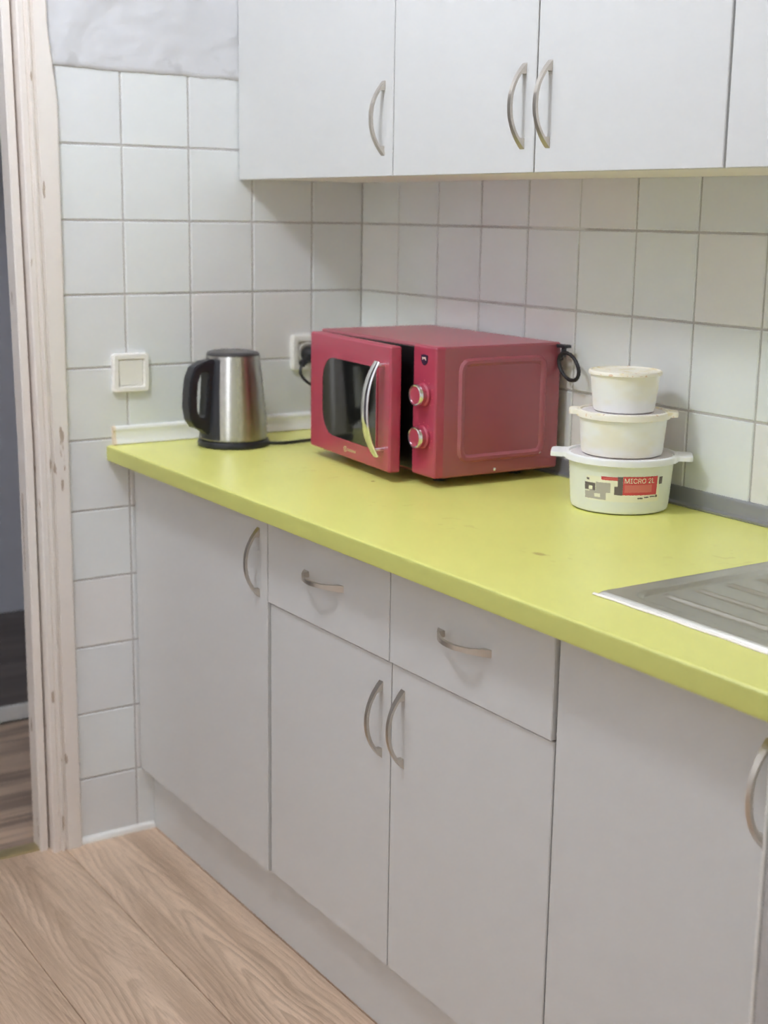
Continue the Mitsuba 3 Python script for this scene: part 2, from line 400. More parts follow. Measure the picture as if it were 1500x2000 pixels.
labels['wooden_platform__edge_strip'] = {'label': 'white front edge strip'}

# ------------------------------------------------------------------ handles
def handle_poly(L=0.132, H=0.030, t=0.0052, foot=0.017):
    """bow handle seen from the side: chord along the first axis, bow along the second"""
    a = L / 2
    u = np.linspace(-1, 1, 41)
    outer = np.c_[u * a, H * (1 - np.abs(u) ** 2.2)]
    b = a - foot; w = np.linspace(-1, 1, 33)
    inner = np.c_[w * b, (H * (1 - np.abs(w * b / a) ** 2.2) - t)]
    inner = inner[inner[:, 1] > 0.004]
    cut = Polygon(np.vstack([[(inner[0, 0] , -1e-3)], inner, [(inner[-1, 0], -1e-3)]]))
    return Polygon(outer).difference(cut)


def handle(vertical=True):
    m = extr(handle_poly(), -0.0055, 0.0055, 'z')                        # (chord, bow, width)
    v = np.array(m.vertices)
    v[:, 2] *= 0.66 + 0.40 * np.clip((np.abs(v[:, 0]) - 0.030) / 0.034, 0, 1)
    if vertical: v = np.c_[v[:, 2], -v[:, 1], v[:, 0]]
    else: v = np.c_[v[:, 0], -v[:, 1], v[:, 2]]
    m = trimesh.Trimesh(v, m.faces, process=False); m.fix_normals(); return m


HV, HH = mikit.ply(handle(True), 'satin_nickel', 35), mikit.ply(handle(False), 'satin_nickel', 35)


def put_handle(key, x, y, z, vertical=True):
    add(key + '__handle', HV if vertical else HH, None, to=T4().translate([x, y, z]))


def front(key, x0, x1, y0, y1, z0, z1):
    """a laminate door or drawer front"""
    return add(key, cbox(x0, x1, y0, y1, z0, z1, 0.0012), 'door_white')


# ------------------------------------------------------------------ base cabinets
YD, YR, YC = -0.580, -0.5745, -0.549                                       # proud fronts, recessed fronts, carcass
def base(name, x0, x1, label, top=0.861):
    tag(name, label, 'cabinet')
    add(name + '__body', box(x0, x1, YC, -0.012, 0.1485, top), 'carcass')

base('base_cabinet', 0.003, 0.606, 'wide white base cabinet with one door, against the tiled wall under the kettle')
d = front('base_cabinet__door', 0.0045, 0.6040, YD, YC - 0.0005, 0.1515, 0.857); put_handle(d, 0.5712, YD, 0.756)
base('base_cabinet_001', 0.607, 1.412, 'white double base cabinet with two drawers above two doors')
d = front('base_cabinet_001__drawer', 0.6075, 1.0085, YD, YC - 0.0005, 0.6885, 0.857); put_handle(d, 0.8045, YD, 0.7750, False)
d = front('base_cabinet_001__drawer', 1.0110, 1.4105, YD, YC - 0.0005, 0.6885, 0.857); put_handle(d, 1.2080, YD, 0.7748, False)
d = front('base_cabinet_001__door', 0.6075, 1.0085, YR, YC - 0.0005, 0.1515, 0.6855); put_handle(d, 0.9800, YR, 0.581)
d = front('base_cabinet_001__door', 1.0115, 1.4110, YR, YC - 0.0005, 0.1515, 0.6855); put_handle(d, 1.0435, YR, 0.584)
base('base_cabinet_002', 1.413, 1.830, 'white base cabinet with one door, under the metal draining board')
d = front('base_cabinet_002__door', 1.4145, 1.8290, YR, YC - 0.0005, 0.1515, 0.857); put_handle(d, 1.7800, YR, 0.749)
tag('kickboard', 'continuous white kickboard on the floor below the base cabinets', 'kickboard')
add('kickboard', box(0.0015, 1.831, -0.548, -0.532, 0.0006, 0.1480), 'door_white')
# dishwasher at the right edge
tag('dishwasher', 'grey fronted dishwasher at the right edge of the picture, beside the last base cabinet', 'dishwasher')
add('dishwasher__body', cbox(1.8345, 2.262, -0.612, -0.03, 0.012, 0.858, 0.004), 'white_gloss')
add('dishwasher__door', cbox(1.8390, 2.256, -0.640, -0.6125, 0.10, 0.852, 0.005), 'dishwasher_grey')
add('dishwasher__trim', cbox(1.8347, 1.8386, -0.6405, -0.6125, 0.012, 0.8575, 0.002), 'white_gloss')
add('dishwasher__plinth', box(1.8390, 2.256, -0.600, -0.5905, 0.002, 0.012), 'dishwasher_grey')
base('base_cabinet_003', 2.265, 2.70, 'white base cabinet with one door, beyond the dishwasher under the sink bowl', 0.70)
d = front('base_cabinet_003__door', 2.2665, 2.6985, YR, YC - 0.0005, 0.1515, 0.857); put_handle(d, 2.30, YR, 0.749)
tag('kickboard_001', 'short white kickboard on the floor beyond the dishwasher', 'kickboard')
add('kickboard_001', box(2.265, 2.70, -0.548, -0.532, 0.0006, 0.1480), 'door_white')

# ------------------------------------------------------------------ wall cabinets
UB, UT, UY = 1.456, 2.16, -0.320
def upper(name, x0, x1, label, doors):
    tag(name, label, 'cabinet')
    add(name + '__body', box(x0, x1, -0.3005, -0.001, UB + 0.0015, UT), 'carcass')
    for a, b, hxx in doors:
        d = front(name + '__door', a, b, UY, -0.3010, UB, UT); put_handle(d, hxx, UY, 1.5588)

upper('wall_cabinet', 0.003, 0.606, 'leftmost white wall cabinet, above the kettle against the side wall', [(0.0045, 0.6045, 0.5735)])
upper('wall_cabinet_001', 0.607, 1.412, 'white double wall cabinet with two meeting bow handles', [(0.6075, 1.0078, 0.9790), (1.0112, 1.4108, 1.0420)])
upper('wall_cabinet_002', 1.4135, 1.815, 'rightmost white wall cabinet, cut off by the right edge', [(1.4150, 1.8135, 1.7830)])

# ------------------------------------------------------------------ worktop, upstands, sink
ZT, YW = 0.896, -0.640
prof = Polygon([(-0.0135, 0.862), (-0.0135, ZT), (YW + 0.006, ZT), (YW + 0.003, ZT - 0.0008), (YW + 0.0008, ZT - 0.003), (YW, ZT - 0.006), (YW, 0.866), (YW + 0.001, 0.8635), (YW + 0.004, 0.862)])
wt = extr(prof, 0.0006, 2.72, 'x')
SX0, SX1, SY0, SY1 = 1.4365, 2.690, -0.534, -0.104                        # sink plate
BX0, BX1, BY0, BY1 = 2.30, 2.64, -0.485, -0.155                           # its bowl
mw_ = m3.Manifold(m3.Mesh(np.asarray(wt.vertices, np.float32), np.asarray(wt.faces, np.uint32)))
hole = m3.Manifold.cube((BX1 - BX0 + 0.03, BY1 - BY0 + 0.03, 0.2)).translate((BX0 - 0.015, BY0 - 0.015, 0.8))
wt2 = tm(mw_ - hole)
tag('worktop', 'lime green laminate worktop running along the base cabinets', 'worktop')
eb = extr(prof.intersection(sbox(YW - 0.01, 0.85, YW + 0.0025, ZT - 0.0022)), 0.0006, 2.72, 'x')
wt2 = tm(m3.Manifold(m3.Mesh(np.asarray(wt2.vertices, np.float32), np.asarray(wt2.faces, np.uint32))) - m3.Manifold.cube((4, 0.02, ZT - 0.0022)).translate((-0.5, YW + 0.0025 - 0.02, 0)))
add('worktop__top', wt2, 'worktop_body', 25)
mat('shade_toned_edge', (190, 192, 106), 0.4)  # worktop lime darkened: the shade on the front edge is put into the colour
labels[add('worktop__shade_toned_edge', eb, 'shade_toned_edge', 25)] = {'label': 'lime front edge, its colour darkened to stand in for shade'}
# white upstand on the left wall
up = [(0.0005, ZT + 0.0006), (0.012, ZT + 0.0006), (0.0135, ZT + 0.003), (0.011, ZT + 0.008), (0.0075, ZT + 0.016), (0.0065, ZT + 0.028), (0.0085, ZT + 0.033), (0.0070, ZT + 0.038), (0.0005, ZT + 0.040)]
m = extr(Polygon(up), 0.0145, 0.6215, 'z'); v = np.array(m.vertices); m = trimesh.Trimesh(np.c_[v[:, 0], -v[:, 2], v[:, 1]], m.faces, process=False); m.fix_normals()
tag('wall_upstand', 'white plastic upstand strip along the left wall behind the kettle', 'upstand')
add('wall_upstand__strip', m, 'white_gloss', 30)
m = extr(Polygon(up).buffer(0.0012, join_style=2).intersection(sbox(0.0005, ZT + 0.0006, 1, 2)), 0.6216, 0.6275, 'z'); v = np.array(m.vertices); m = trimesh.Trimesh(np.c_[v[:, 0], -v[:, 2], v[:, 1]], m.faces, process=False); m.fix_normals()
add('wall_upstand__end_cap', m, 'yellowed_plastic'); labels['wall_upstand__end_cap'] = {'label': 'yellowed end cap'}
up2 = Polygon([(-0.0005, ZT + 0.0006), (-0.0135, ZT + 0.0006), (-0.0140, ZT + 0.004), (-0.0090, ZT + 0.008), (-0.0070, ZT + 0.016), (-0.0060, ZT + 0.028), (-0.004, ZT + 0.0315), (-0.0005, ZT + 0.0325)])
tag('wall_upstand_001', 'grey upstand strip along the back wall behind the food containers', 'upstand')
add('wall_upstand_001', extr(up2, 0.0145, 2.72, 'x'), 'grey_strip', 30)

xs = np.linspace(SX0, SX1, 380); yy = np.linspace(SY0, SY1, 150); X, Y = np.meshgrid(xs, yy, indexing='ij')
ss = lambda a, b, x: (lambda t: t * t * (3 - 2 * t))(np.clip((x - a) / (b - a), 0, 1))
edge = np.minimum.reduce([X - SX0, SX1 - X, Y - SY0, SY1 - Y])
ix0, ix1, iy0, iy1 = SX0 + 0.034, 2.255, SY0 + 0.022, SY1 - 0.025         # draining area
rr = 0.035
qx = np.maximum(np.maximum(ix0 + rr - X, X - ix1 + rr), 0); qy = np.maximum(np.maximum(iy0 + rr - Y, Y - iy1 + rr), 0)
ins = rr - np.hypot(qx, qy)                                               # >0 inside, up to rr
Hh = 0.0055 * ss(0, 0.006, edge) - 0.0050 * ss(0.0, 0.008, ins)
for k in range(7):
    yk = SY0 + 0.073 + k * 0.0585 - 0.0 ; fan = yk + 0.03 * (X - ix0) * 0.0
    on = ss(ix0 + 0.018, ix0 + 0.034, X) * ss(ix1 - 0.02, ix1 - 0.045, X)
    Hh += on * (0.0046 * np.exp(-((Y - fan) / 0.0054) ** 2))
bx = np.minimum.reduce([X - BX0, BX1 - X, Y - BY0, BY1 - Y])
Hh = Hh - 0.15 * ss(0.0, 0.02, bx)
Z = ZT + 0.0004 + Hh
V = np.stack([X, Y, Z], -1).reshape(-1, 3); nx, ny = X.shape
I = np.arange(nx * ny).reshape(nx, ny)
F = np.stack([I[:-1, :-1], I[1:, :-1], I[1:, 1:], I[:-1, 1:]], -1).reshape(-1, 4)
tag('sink', 'stainless steel sink with a ribbed draining board, set in the green worktop', 'sink')
add('sink__draining_board', (V, F), 'steel_sink', True)
bead = [(x, SY0 - 0.0015 - 0.0016 * math.sin(x * 41) * math.sin(x * 23), ZT + 0.0008) for x in np.linspace(SX0 - 0.002, SX1, 90)]
m = tube(bead, 0.0031, 8); m.vertices[:, 2] = np.maximum(ZT + 0.0003, ZT + 0.0008 + (m.vertices[:, 2] - ZT - 0.0008) * 0.8)
add('sink__sealant', m, 'sealant', True); labels['sink__sealant'] = {'label': 'bead of white sealant along the front edge'}

# ------------------------------------------------------------------ light switch and wall socket
def frame_plate(x0, cy, cz, s, depth, inner):
    sh = sbox(-s / 2, -s / 2, s / 2, s / 2).buffer(-0.006).buffer(0.006)
    ring = sh.difference(sbox(-inner / 2, -inner / 2, inner / 2, inner / 2))
    a = extr(ring, 0, depth * 0.7, 'z'); b = extr(ring.buffer(-0.0022, join_style=2), depth * 0.7, depth, 'z')
    m = cat(a, b); v = np.array(m.vertices)
    return trimesh.Trimesh(np.c_[v[:, 2] + x0, v[:, 0] + cy, v[:, 1] + cz], m.faces, process=False)

tag('light_switch', 'square white light switch on the tiles left of the kettle', 'light switch')
add('light_switch__frame', frame_plate(0.0006, -0.584, 1.0495, 0.082, 0.013, 0.056), 'white_plastic')
rk = cbox(0.0006, 0.0095, -0.584 - 0.0272, -0.584 + 0.0272, 1.0495 - 0.0272, 1.0495 + 0.0272, 0.0015)
rk.vertices[:, 0] += np.where(rk.vertices[:, 0] > 0.006, (rk.vertices[:, 2] - 1.0495) * 0.06, 0)
add('light_switch__rocker', rk, 'white_plastic')
tag('wall_socket', 'white wall socket on the left wall, half hidden behind the microwave', 'socket')
SKY, SKZ = -0.150, 1.075
add('wall_socket__frame', frame_plate(0.0006, SKY, SKZ, 0.080, 0.013, 0.050), 'white_plastic')
add('wall_socket__insert', lathe([(0, 0.0006), (0.0245, 0.0006), (0.0245, 0.011), (0.020, 0.011), (0.0195, 0.005), (0, 0.005)], n=40).apply_transform(np.array([[0, 0, 1, 0], [1, 0, 0, SKY], [0, 1, 0, SKZ], [0, 0, 0, 1.0]])), 'white_plastic', 30)

# ------------------------------------------------------------------ kettle
KX, KY = 0.119, -0.3975
tag('kettle', 'brushed steel electric kettle with a black handle, standing on the worktop by the left wall', 'kettle')
add('kettle__base', lathe([(0, ZT + .0006), (0.074, ZT + .0006), (0.0770, ZT + .003), (0.0772, ZT + .009), (0.0755, ZT + .0135), (0.072, ZT + .015), (0, ZT + .015)], KX, KY, 72), 'black_plastic', 35)
zb, zt = ZT + 0.0155, 1.0905
hh = np.linspace(0, 1, 24)
rad = 0.0726 - 0.0158 * (0.35 * hh + 0.65 * hh ** 1.6)
n = 96
profK = [(0.0705, zb)] + [(0.0722, zb + 0.001)] + list(zip(rad, zb + 0.004 + (zt - zb - 0.004) * hh))
V, UV, F = [], [], []
for i, (r_, z_) in enumerate(profK):
    for j in range(n + 1):
        a = 2 * math.pi * j / n; V.append((KX + r_ * math.cos(a), KY + r_ * math.sin(a), z_)); UV.append((j / n * 0.42, z_))
for i in range(len(profK) - 1):
    for j in range(n):
        a = i * (n + 1) + j; F.append([a, a + 1, a + n + 2, a + n + 1])
F = np.array(F); F = np.vstack([F[:, [0, 1, 2]], F[:, [0, 2, 3]]])
add('kettle__body', trimesh.Trimesh(np.array(V), F, process=False), 'steel_kettle', True, uv=np.array(UV))
add('kettle__lid', lathe([(0.0, zt - .004), (0.0555, zt - .004), (0.0566, zt), (0.0560, zt + .0035), (0.0525, zt + .0065), (0.046, zt + .0080), (0.040, zt + .0072), (0.0, zt + .0085)], KX, KY, 64), 'lid_black', 35)
# handle: frame with radial direction e, built in (radial, z) and extruded sideways
ang = math.radians(-27.2 - 54)
e = np.array([math.cos(ang), math.sin(ang), 0]); s_ = np.array([-e[1], e[0], 0])
def rbody(z): return float(np.interp(z, [p[1] for p in profK], [p[0] for p in profK]))
outer = [(0.040, zt - 0.014), (0.060, zt - 0.006), (0.085, zt - 0.010), (0.106, zt - 0.020), (0.1170, zt - 0.043), (0.1215, zt - 0.075), (0.1230, zt - 0.105), (0.1180, zt - 0.132), (0.106, zt - 0.147), (0.091, zt - 0.152), (0.080, zt - 0.160), (0.074, zt - 0.168), (0.060, zt - 0.168)]
inner = [(0.0735, zt - 0.030), (0.090, zt - 0.033), (0.0985, zt - 0.052), (0.1015, zt - 0.085), (0.1015, zt - 0.110), (0.096, zt - 0.125), (0.0860, zt - 0.130), (0.0800, zt - 0.122), (0.0760, zt - 0.070)]
def rnd(pts, d): return Polygon(pts).buffer(d, quad_segs=10).buffer(-2 * d, quad_segs=10).buffer(d, quad_segs=10)
hp = rnd(outer, 0.012).difference(rnd(inner, 0.006))
hm = None
for off, half in ((0.0, 0.0115), (-0.0012, 0.0140), (-0.0032, 0.0158)):
    g = extr(hp.buffer(off), -half, half, 'z'); mm = m3.Manifold(m3.Mesh(np.asarray(g.vertices, np.float32), np.asarray(g.faces, np.uint32))); hm = mm if hm is None else hm + mm
hm = tm(hm); v = np.array(hm.vertices)
hm = trimesh.Trimesh(np.array([KX, KY, 0]) + v[:, :1] * e + v[:, 2:3] * s_ + np.c_[0 * v[:, 1], 0 * v[:, 1], v[:, 1]], hm.faces, process=False); hm.fix_normals()
add('kettle__handle', hm, 'black_plastic', 40)
# black backing plate hugging the body under the handle
V, F = [], []; na, nz = 15, 14
zz = np.linspace(zt - 0.006, zb + 0.004, nz)
for z_ in zz:
    f_ = (zt - z_) / (zt - zb); half = math.radians(26 + 5 * f_)
    for a in np.linspace(-half, half, na):
        r_ = rbody(z_) + 0.0032 * math.cos(a / half * 1.35) + 0.0004
        V.append((KX + r_ * math.cos(ang + a), KY + r_ * math.sin(ang + a), z_))
for i in range(nz - 1):
    for j in range(na - 1):
        a = i * na + j; F.append([a, a + na, a + na + 1, a + 1])
add('kettle__handle_plate', (np.array(V), np.array(F)), 'black_plastic', True)
pc = [(KX + 0.075 * math.cos(.9), KY + 0.075 * math.sin(.9), ZT + .0065), (0.172, -0.318, ZT + .005), (0.170, -0.27, ZT + .0045), (0.163, -0.225, ZT + .0045), (0.150, -0.16, ZT + .0045), (0.110, -0.095, ZT + .02), (0.075, -0.09, 0.955), (0.062, -0.125, 0.99), (0.062, -0.178, 1.012), (0.058, -0.196, 1.035), (0.050, -0.186, 1.054), (0.046, -0.168, 1.064)]
add('kettle__power_cord', tube(pc, 0.0034, 10, 140), 'black_rubber', True)
pl = lathe([(0, 0.0135), (0.0185, 0.0135), (0.0195, 0.020), (0.0180, 0.034), (0.012, 0.044), (0.0, 0.046)], n=32)
pl.apply_transform(np.array([[0, 0, 1, 0], [1, 0, 0, SKY], [0, 1, 0, SKZ - 0.004], [0, 0, 0, 1.0]]))
arm = tube([(0.030, SKY - 0.005, SKZ - 0.006), (0.040, SKY - 0.022, SKZ - 0.014), (0.046, SKY - 0.036, SKZ - 0.022)], 0.0085, 12, 10)
add('kettle__plug', cat(pl, arm), 'black_rubber', 40)

# ------------------------------------------------------------------ microwave
MX, MY, MZ, MPH = 0.7394, -0.3074, 0.914, 1.5443
W, D, H = 0.45, 0.287, 0.2416
md = np.array([math.cos(MPH), math.sin(MPH)]); mwd = np.array([-md[1], md[0]])
# local frame: a = to the right along the front (0 = left end, W = right end), b = depth from the front, c = up from the bottom
M = np.eye(4); M[:2, 0] = -mwd; M[:2, 1] = md; M[:3, 3] = (MX + mwd[0] * W, MY + mwd[1] * W, MZ)
def mwp(name, mesh, m, smooth=False, extra=None, lab=None):
    k = add('microwave__' + name, moved(mesh, M if extra is None else M @ extra), m, smooth)
    if lab: labels[k] = {'label': lab}
    return k
tag('microwave', 'red retro microwave oven with its door ajar, on the worktop in the corner', 'microwave')
PWd = 0.0765                                                              # control panel width
mwp('body', rbox(0.0, W, 0.014, D, 0.0, H, 0.0055, 20), 'red_metal', 30)
mwp('cavity_front', cbox(0.006, W - PWd + 0.001, 0.0085, 0.0142, 0.006, H - 0.006, 0.001), 'black_cavity')
# dark oven chamber edge behind the door
mwp('control_panel', rbox(W - PWd, W, 0.0, 0.024, 0.001, H, 0.0045, 20), 'red_paint', 30)
# pressed panel on the right side
ys0, ys1, zs0, zs1 = 0.050, D - 0.034, 0.026, H - 0.022
def rrect(o, r=0.022): return sbox(ys0 + o, zs0 + o, ys1 - o, zs1 - o).buffer(-(r)).buffer(r, quad_segs=6)
def ringpts(o, n=64):
    g = rrect(0).buffer(-o, quad_segs=6) if o else rrect(0)
    c = g.exterior; return np.array([c.interpolate(t, normalized=True).coords[0] for t in np.arange(n) / n])
lay_ = [(0.0, 0.0), (0.0045, 0.0052), (0.0100, 0.0052), (0.0150, 0.0010)]
V = np.vstack([np.c_[np.full(64, W - 0.0002 + h), ringpts(o)] for o, h in lay_]); F = []
for i in range(3):
    for j in range(64): F.append([i * 64 + j, i * 64 + (j + 1) % 64, (i + 1) * 64 + (j + 1) % 64, (i + 1) * 64 + j])
F = np.array(F); F = np.vstack([F[:, [0, 1, 2]], F[:, [0, 2, 3]], [[192, 192 + j, 193 + j] for j in range(1, 63)]])
mwp('side_panel', trimesh.Trimesh(V, F, process=False), 'red_metal', 30)
for b_, c_ in ((0.137, 0.0085), (D - 0.046, 0.034)):
    mwp('screw', lathe([(0.0032, -0.0005), (0.0032, 0.001), (0.0018, 0.002), (0.0, 0.0022)], n=14).apply_transform(np.array([[0, 0, 1, W + (0.0009 if c_ > .02 else 0)], [1, 0, 0, b_], [0, 1, 0, c_], [0, 0, 0, 1.0]])), 'chrome', 40)
for a_ in (0.060, W - 0.070):
    for b_ in (0.060, D - 0.05):
        mwp('foot', lathe([(0, -(MZ - ZT) + .0006), (0.012, -(MZ - ZT) + .0006), (0.014, -0.004), (0.014, 0.001), (0, 0.001)], a_, b_, 20), 'black_rubber', 40)
# back grille box and rear cord
mwp('rear_vent', box(0.03, W - 0.03, D - 0.0005, D + 0.003, 0.05, H - 0.05), 'black_cavity')
# knobs
TX = np.array([[1, 0, 0, 0], [0, 0, -1, 0], [0, 1, 0, 0], [0, 0, 0, 1.0]])   # lathe axis z -> -b
for c_ in (0.1525, 0.0745):
    E = np.eye(4); E[:3, 3] = (W - 0.0365, 0, c_)
    k = mwp('knob', lathe([(0.0218, 0.0004), (0.0218, 0.0045), (0.0190, 0.0070), (0.0184, 0.0195), (0.0170, 0.0200), (0, 0.0200)], n=40), 'red_paint', 30, E @ TX)
    sub = moved(lathe([(0.0186, 0.0150), (0.0200, 0.0152), (0.0200, 0.0200), (0.0186, 0.0222), (0.0165, 0.0218), (0.0165, 0.0185)], n=40), M @ E @ TX)
    labels[add(k + '__ring', sub, 'chrome', 35)] = {'label': 'shiny chrome ring'}
    ticks = []
    for q in range(9):
        t = math.radians(-40 + q * 32.5); ticks.append(box(-0.0006, 0.0006, -0.0012, 0.0012, -0.0003, 0.0002).apply_transform(trimesh.transformations.rotation_matrix(t - math.pi / 2, [0, 0, 1]) @ np.eye(4)).apply_translation((0.0265 * math.cos(t), 0.0265 * math.sin(t), 0)))
    mwp('dial_marks', cat(*ticks), 'label_pink', False, E @ TX)
# shield badge with a light mark
E = np.eye(4); E[:3, 3] = (W - 0.0375, 0, 0.2165)
sh = Polygon([(-0.0105, 0.008), (0, 0.0095), (0.0105, 0.008), (0.0098, -0.003), (0.006, -0.008), (0, -0.0105), (-0.006, -0.008), (-0.0098, -0.003)])
k = mwp('badge', extr(sh, 0.0, 0.0014), 'badge_dark', False, E @ TX)
add(k + '__mark', moved(cat(box(-0.006, 0.006, 0.0015, 0.0045, 0.0013, 0.0018), box(-0.006, -0.0035, -0.001, 0.0015, 0.0013, 0.0018), box(0.0035, 0.006, -0.001, 0.0015, 0.0013, 0.0018)), M @ E @ TX), 'print_light')
# door, ajar: hinge at the left end
DA, DT, DWd = math.radians(5.9), 0.0245, W - PWd - 0.0195
D0 = np.array([0.3025, -0.3135])
Dm = np.eye(4); u_ = np.array([math.cos(DA), -math.sin(DA)]); v_ = np.array([math.sin(DA), math.cos(DA)])
Dm[:2, 0] = u_; Dm[:2, 1] = v_; Dm[:3, 3] = (D0[0], D0[1], MZ + 0.002)
DH_ = H - 0.006
k_door = add('microwave__door', moved(rbox(0, DWd, 0, DT, 0, DH_, 0.0045, 20), Dm), 'red_paint', 30)
labels[k_door] = {'label': 'red door standing slightly open'}
# window: rounded on its left side
wpts = sbox(0.098 - 0.012, 0.036, 0.300, DH_ - 0.040)
wpoly = unary_union([sbox(0.062 + 0.05, 0.036, 0.300, DH_ - 0.044), sbox(0.062, 0.036, 0.18, DH_ - 0.044).buffer(-0.05).buffer(0.05, quad_segs=10)])
wpoly = wpoly.buffer(-0.006).buffer(0.006)
TD = np.array([[1, 0, 0, 0], [0, 0, -1, 0], [0, 1, 0, 0], [0, 0, 0, 1.0]])
labels[add(k_door + '__window', moved(extr(wpoly, -0.001, 0.0008), Dm @ TD), 'dark_glass')] = {'label': 'black glass window with rounded left corners'}
rim = wpoly.buffer(0.005, quad_segs=8).difference(wpoly.buffer(0.0004))
add(k_door + '__window_rim', moved(extr(rim, -0.001, 0.0016), Dm @ TD), 'red_paint', 20)
# chrome bow handle: wide strip bowed outwards
hz0, hz1 = 0.030, DH_ - 0.030; hn = 41; hxm = DWd - 0.026
t = np.linspace(-1, 1, hn); bow = 0.012 + 0.025 * (1 - np.abs(t) ** 2.3); zc = (hz0 + hz1) / 2 + t * (hz1 - hz0) / 2
sec = []
for i in range(hn):
    dz, db = np.gradient(zc)[i], np.gradient(bow)[i]; L_ = math.hypot(dz, db); nz_, nb_ = -db / L_, dz / L_       # outward normal in (z, bow)
    wd = 0.0140 - 0.003 * abs(t[i]) ** 3; th = 0.004
    ring_ = [(wd * math.cos(q), th * math.sin(q)) for q in np.arange(16) * 2 * math.pi / 16]
    sec.append([(hxm + p_, -(bow[i] + q_ * nb_) - 0.002, zc[i] + q_ * nz_) for p_, q_ in ring_])
V = np.array(sec).reshape(-1, 3); F = []
for i in range(hn - 1):
    for j in range(16): F.append([i * 16 + j, i * 16 + (j + 1) % 16, (i + 1) * 16 + (j + 1) % 16, (i + 1) * 16 + j])
F = np.array(F); F = np.vstack([F[:, [0, 1, 2]], F[:, [0, 2, 3]], [[0, j, j + 1] for j in range(1, 15)], [[(hn - 1) * 16, (hn - 1) * 16 + j + 1, (hn - 1) * 16 + j] for j in range(1, 15)]])
hd = trimesh.Trimesh(V, F, process=False); hd.fix_normals()
posts = [moved(trimesh.creation.cylinder(0.004, 0.020, sections=16), np.array([[1, 0, 0, hxm + 0.002], [0, 0, 1, -0.0085], [0, -1, 0, z_], [0, 0, 0, 1.0]])) for z_ in (hz0 + 0.012, hz1 - 0.006)]
labels[add(k_door + '__handle', moved(cat(hd, *posts), Dm), 'chrome', 40)] = {'label': 'chrome bow handle'}
# small emblem and name strip on the door's lower edge, too small to read
emb = [extr(Point(0.168, 0.0175).buffer(0.0060).difference(Point(0.168, 0.0175).buffer(0.0038)), -0.0005, 0.0007), extr(Point(0.168, 0.0175).buffer(0.0018), -0.0005, 0.0007)]
for q in range(7):
    emb.append(box(0.179 + q * 0.0052, 0.1825 + q * 0.0052, 0.0153, 0.0195 if q % 2 else 0.0202, -0.0005, 0.0006))
add(k_door + '__emblem', moved(cat(*emb), Dm @ TD), 'badge_gold')
# rear cord: a loop showing beyond the right rear edge, with its clip
q = np.linspace(0, 2 * math.pi, 30)
loop = [(0.768 + 0.012 * 0 + 0.029 * math.cos(t_ + 2.2) * 1.0 + 0.012, -0.030, 1.1125 + 0.0235 * math.sin(t_ + 2.2) - 0.30 * 0.029 * math.cos(t_ + 2.2)) for t_ in q]
labels[add('microwave__power_cord', tube(loop + [(0.748, -0.020, 1.123)], 0.0036, 10, 90), 'black_rubber', True)] = {'label': 'black cord loop beyond the rear edge'}
add('microwave__cord_clip', cat(cbox(0.745, 0.772, -0.034, -0.018, 1.146, 1.152, 0.001), cbox(0.757, 0.763, -0.031, -0.022, 1.128, 1.147, 0.001)), 'black_plastic')

# ------------------------------------------------------------------ food containers (a stack of three)
BX, BY = 1.0170, -0.1075
va = math.atan2(CAM[1] - BY, CAM[0] - BX)                                 # the stack's front direction
sd = np.array([-math.sin(va), math.cos(va)])                              # to the right, seen from the front


def tub(name, label, z0, r0, r1, z1, m, label_part=None):
    tag(name, label, 'food container')
    w = 0.0014
    pr = [(0, z0), (r0 - 0.006, z0), (r0 - 0.0015, z0 + 0.0025), (r0, z0 + 0.008), (r1, z1), (r1 + 0.002, z1 + 0.001), (r1 + 0.002, z1 + 0.003), (r1 - w, z1 + 0.003), (r0 - w, z0 + 0.008), (r0 - 0.006, z0 + 0.003), (0, z0 + 0.002)]
    add(name + '__tub', lathe(pr, BX, BY, 80), m, 35)


def lid(name, z0, z1, r, m, tab=0.0, tabw=0.05, frost=None, dip=0.004, rimw=0.006, turn=0.0):
    pr = [(r - 0.004, z0), (r, z0 + 0.001), (r, z1 - 0.003), (r - 0.0012, z1 - 0.0008), (r - 0.003, z1), (r - rimw, z1), (r - rimw - 0.0015, z1 - dip), (0, z1 - dip), (0, z1 - dip - 0.0015), (r - rimw - 0.003, z1 - dip - 0.0015), (r - 0.004, z1 - 0.004)]
    parts = [lathe(pr, BX, BY, 80)]
    if tab:
        c = Point(0, 0).buffer(r - 0.001, quad_segs=20); bar = sbox(-r - tab, -tabw / 2, r + tab, tabw / 2).buffer(-0.008).buffer(0.008)
        t_ = bar.union(c).buffer(0.010, quad_segs=8).buffer(-0.010, quad_segs=8).difference(Point(0, 0).buffer(r - 0.002, quad_segs=20))
        g = cat(extr(t_, z1 - 0.0085, z1 - 0.0012), extr(t_.buffer(-0.0012), z1 - 0.0012, z1 - 0.0003))
        rot = np.eye(4); a_ = math.atan2(sd[1], sd[0]) + turn; rot[:2, :2] = [[math.cos(a_), -math.sin(a_)], [math.sin(a_), math.cos(a_)]]; rot[:2, 3] = BX, BY
        parts.append(moved(g, rot))
    k = add(name + '__lid', cat(*parts), m, 35)
    if frost:
        add(k + '__centre', lathe([(0, z1 - dip + 0.0004), (r - rimw - 0.003, z1 - dip + 0.0004), (r - rimw - 0.003, z1 - dip - 0.0002), (0, z1 - dip - 0.0002)], BX, BY, 80), frost, 30)
    return k


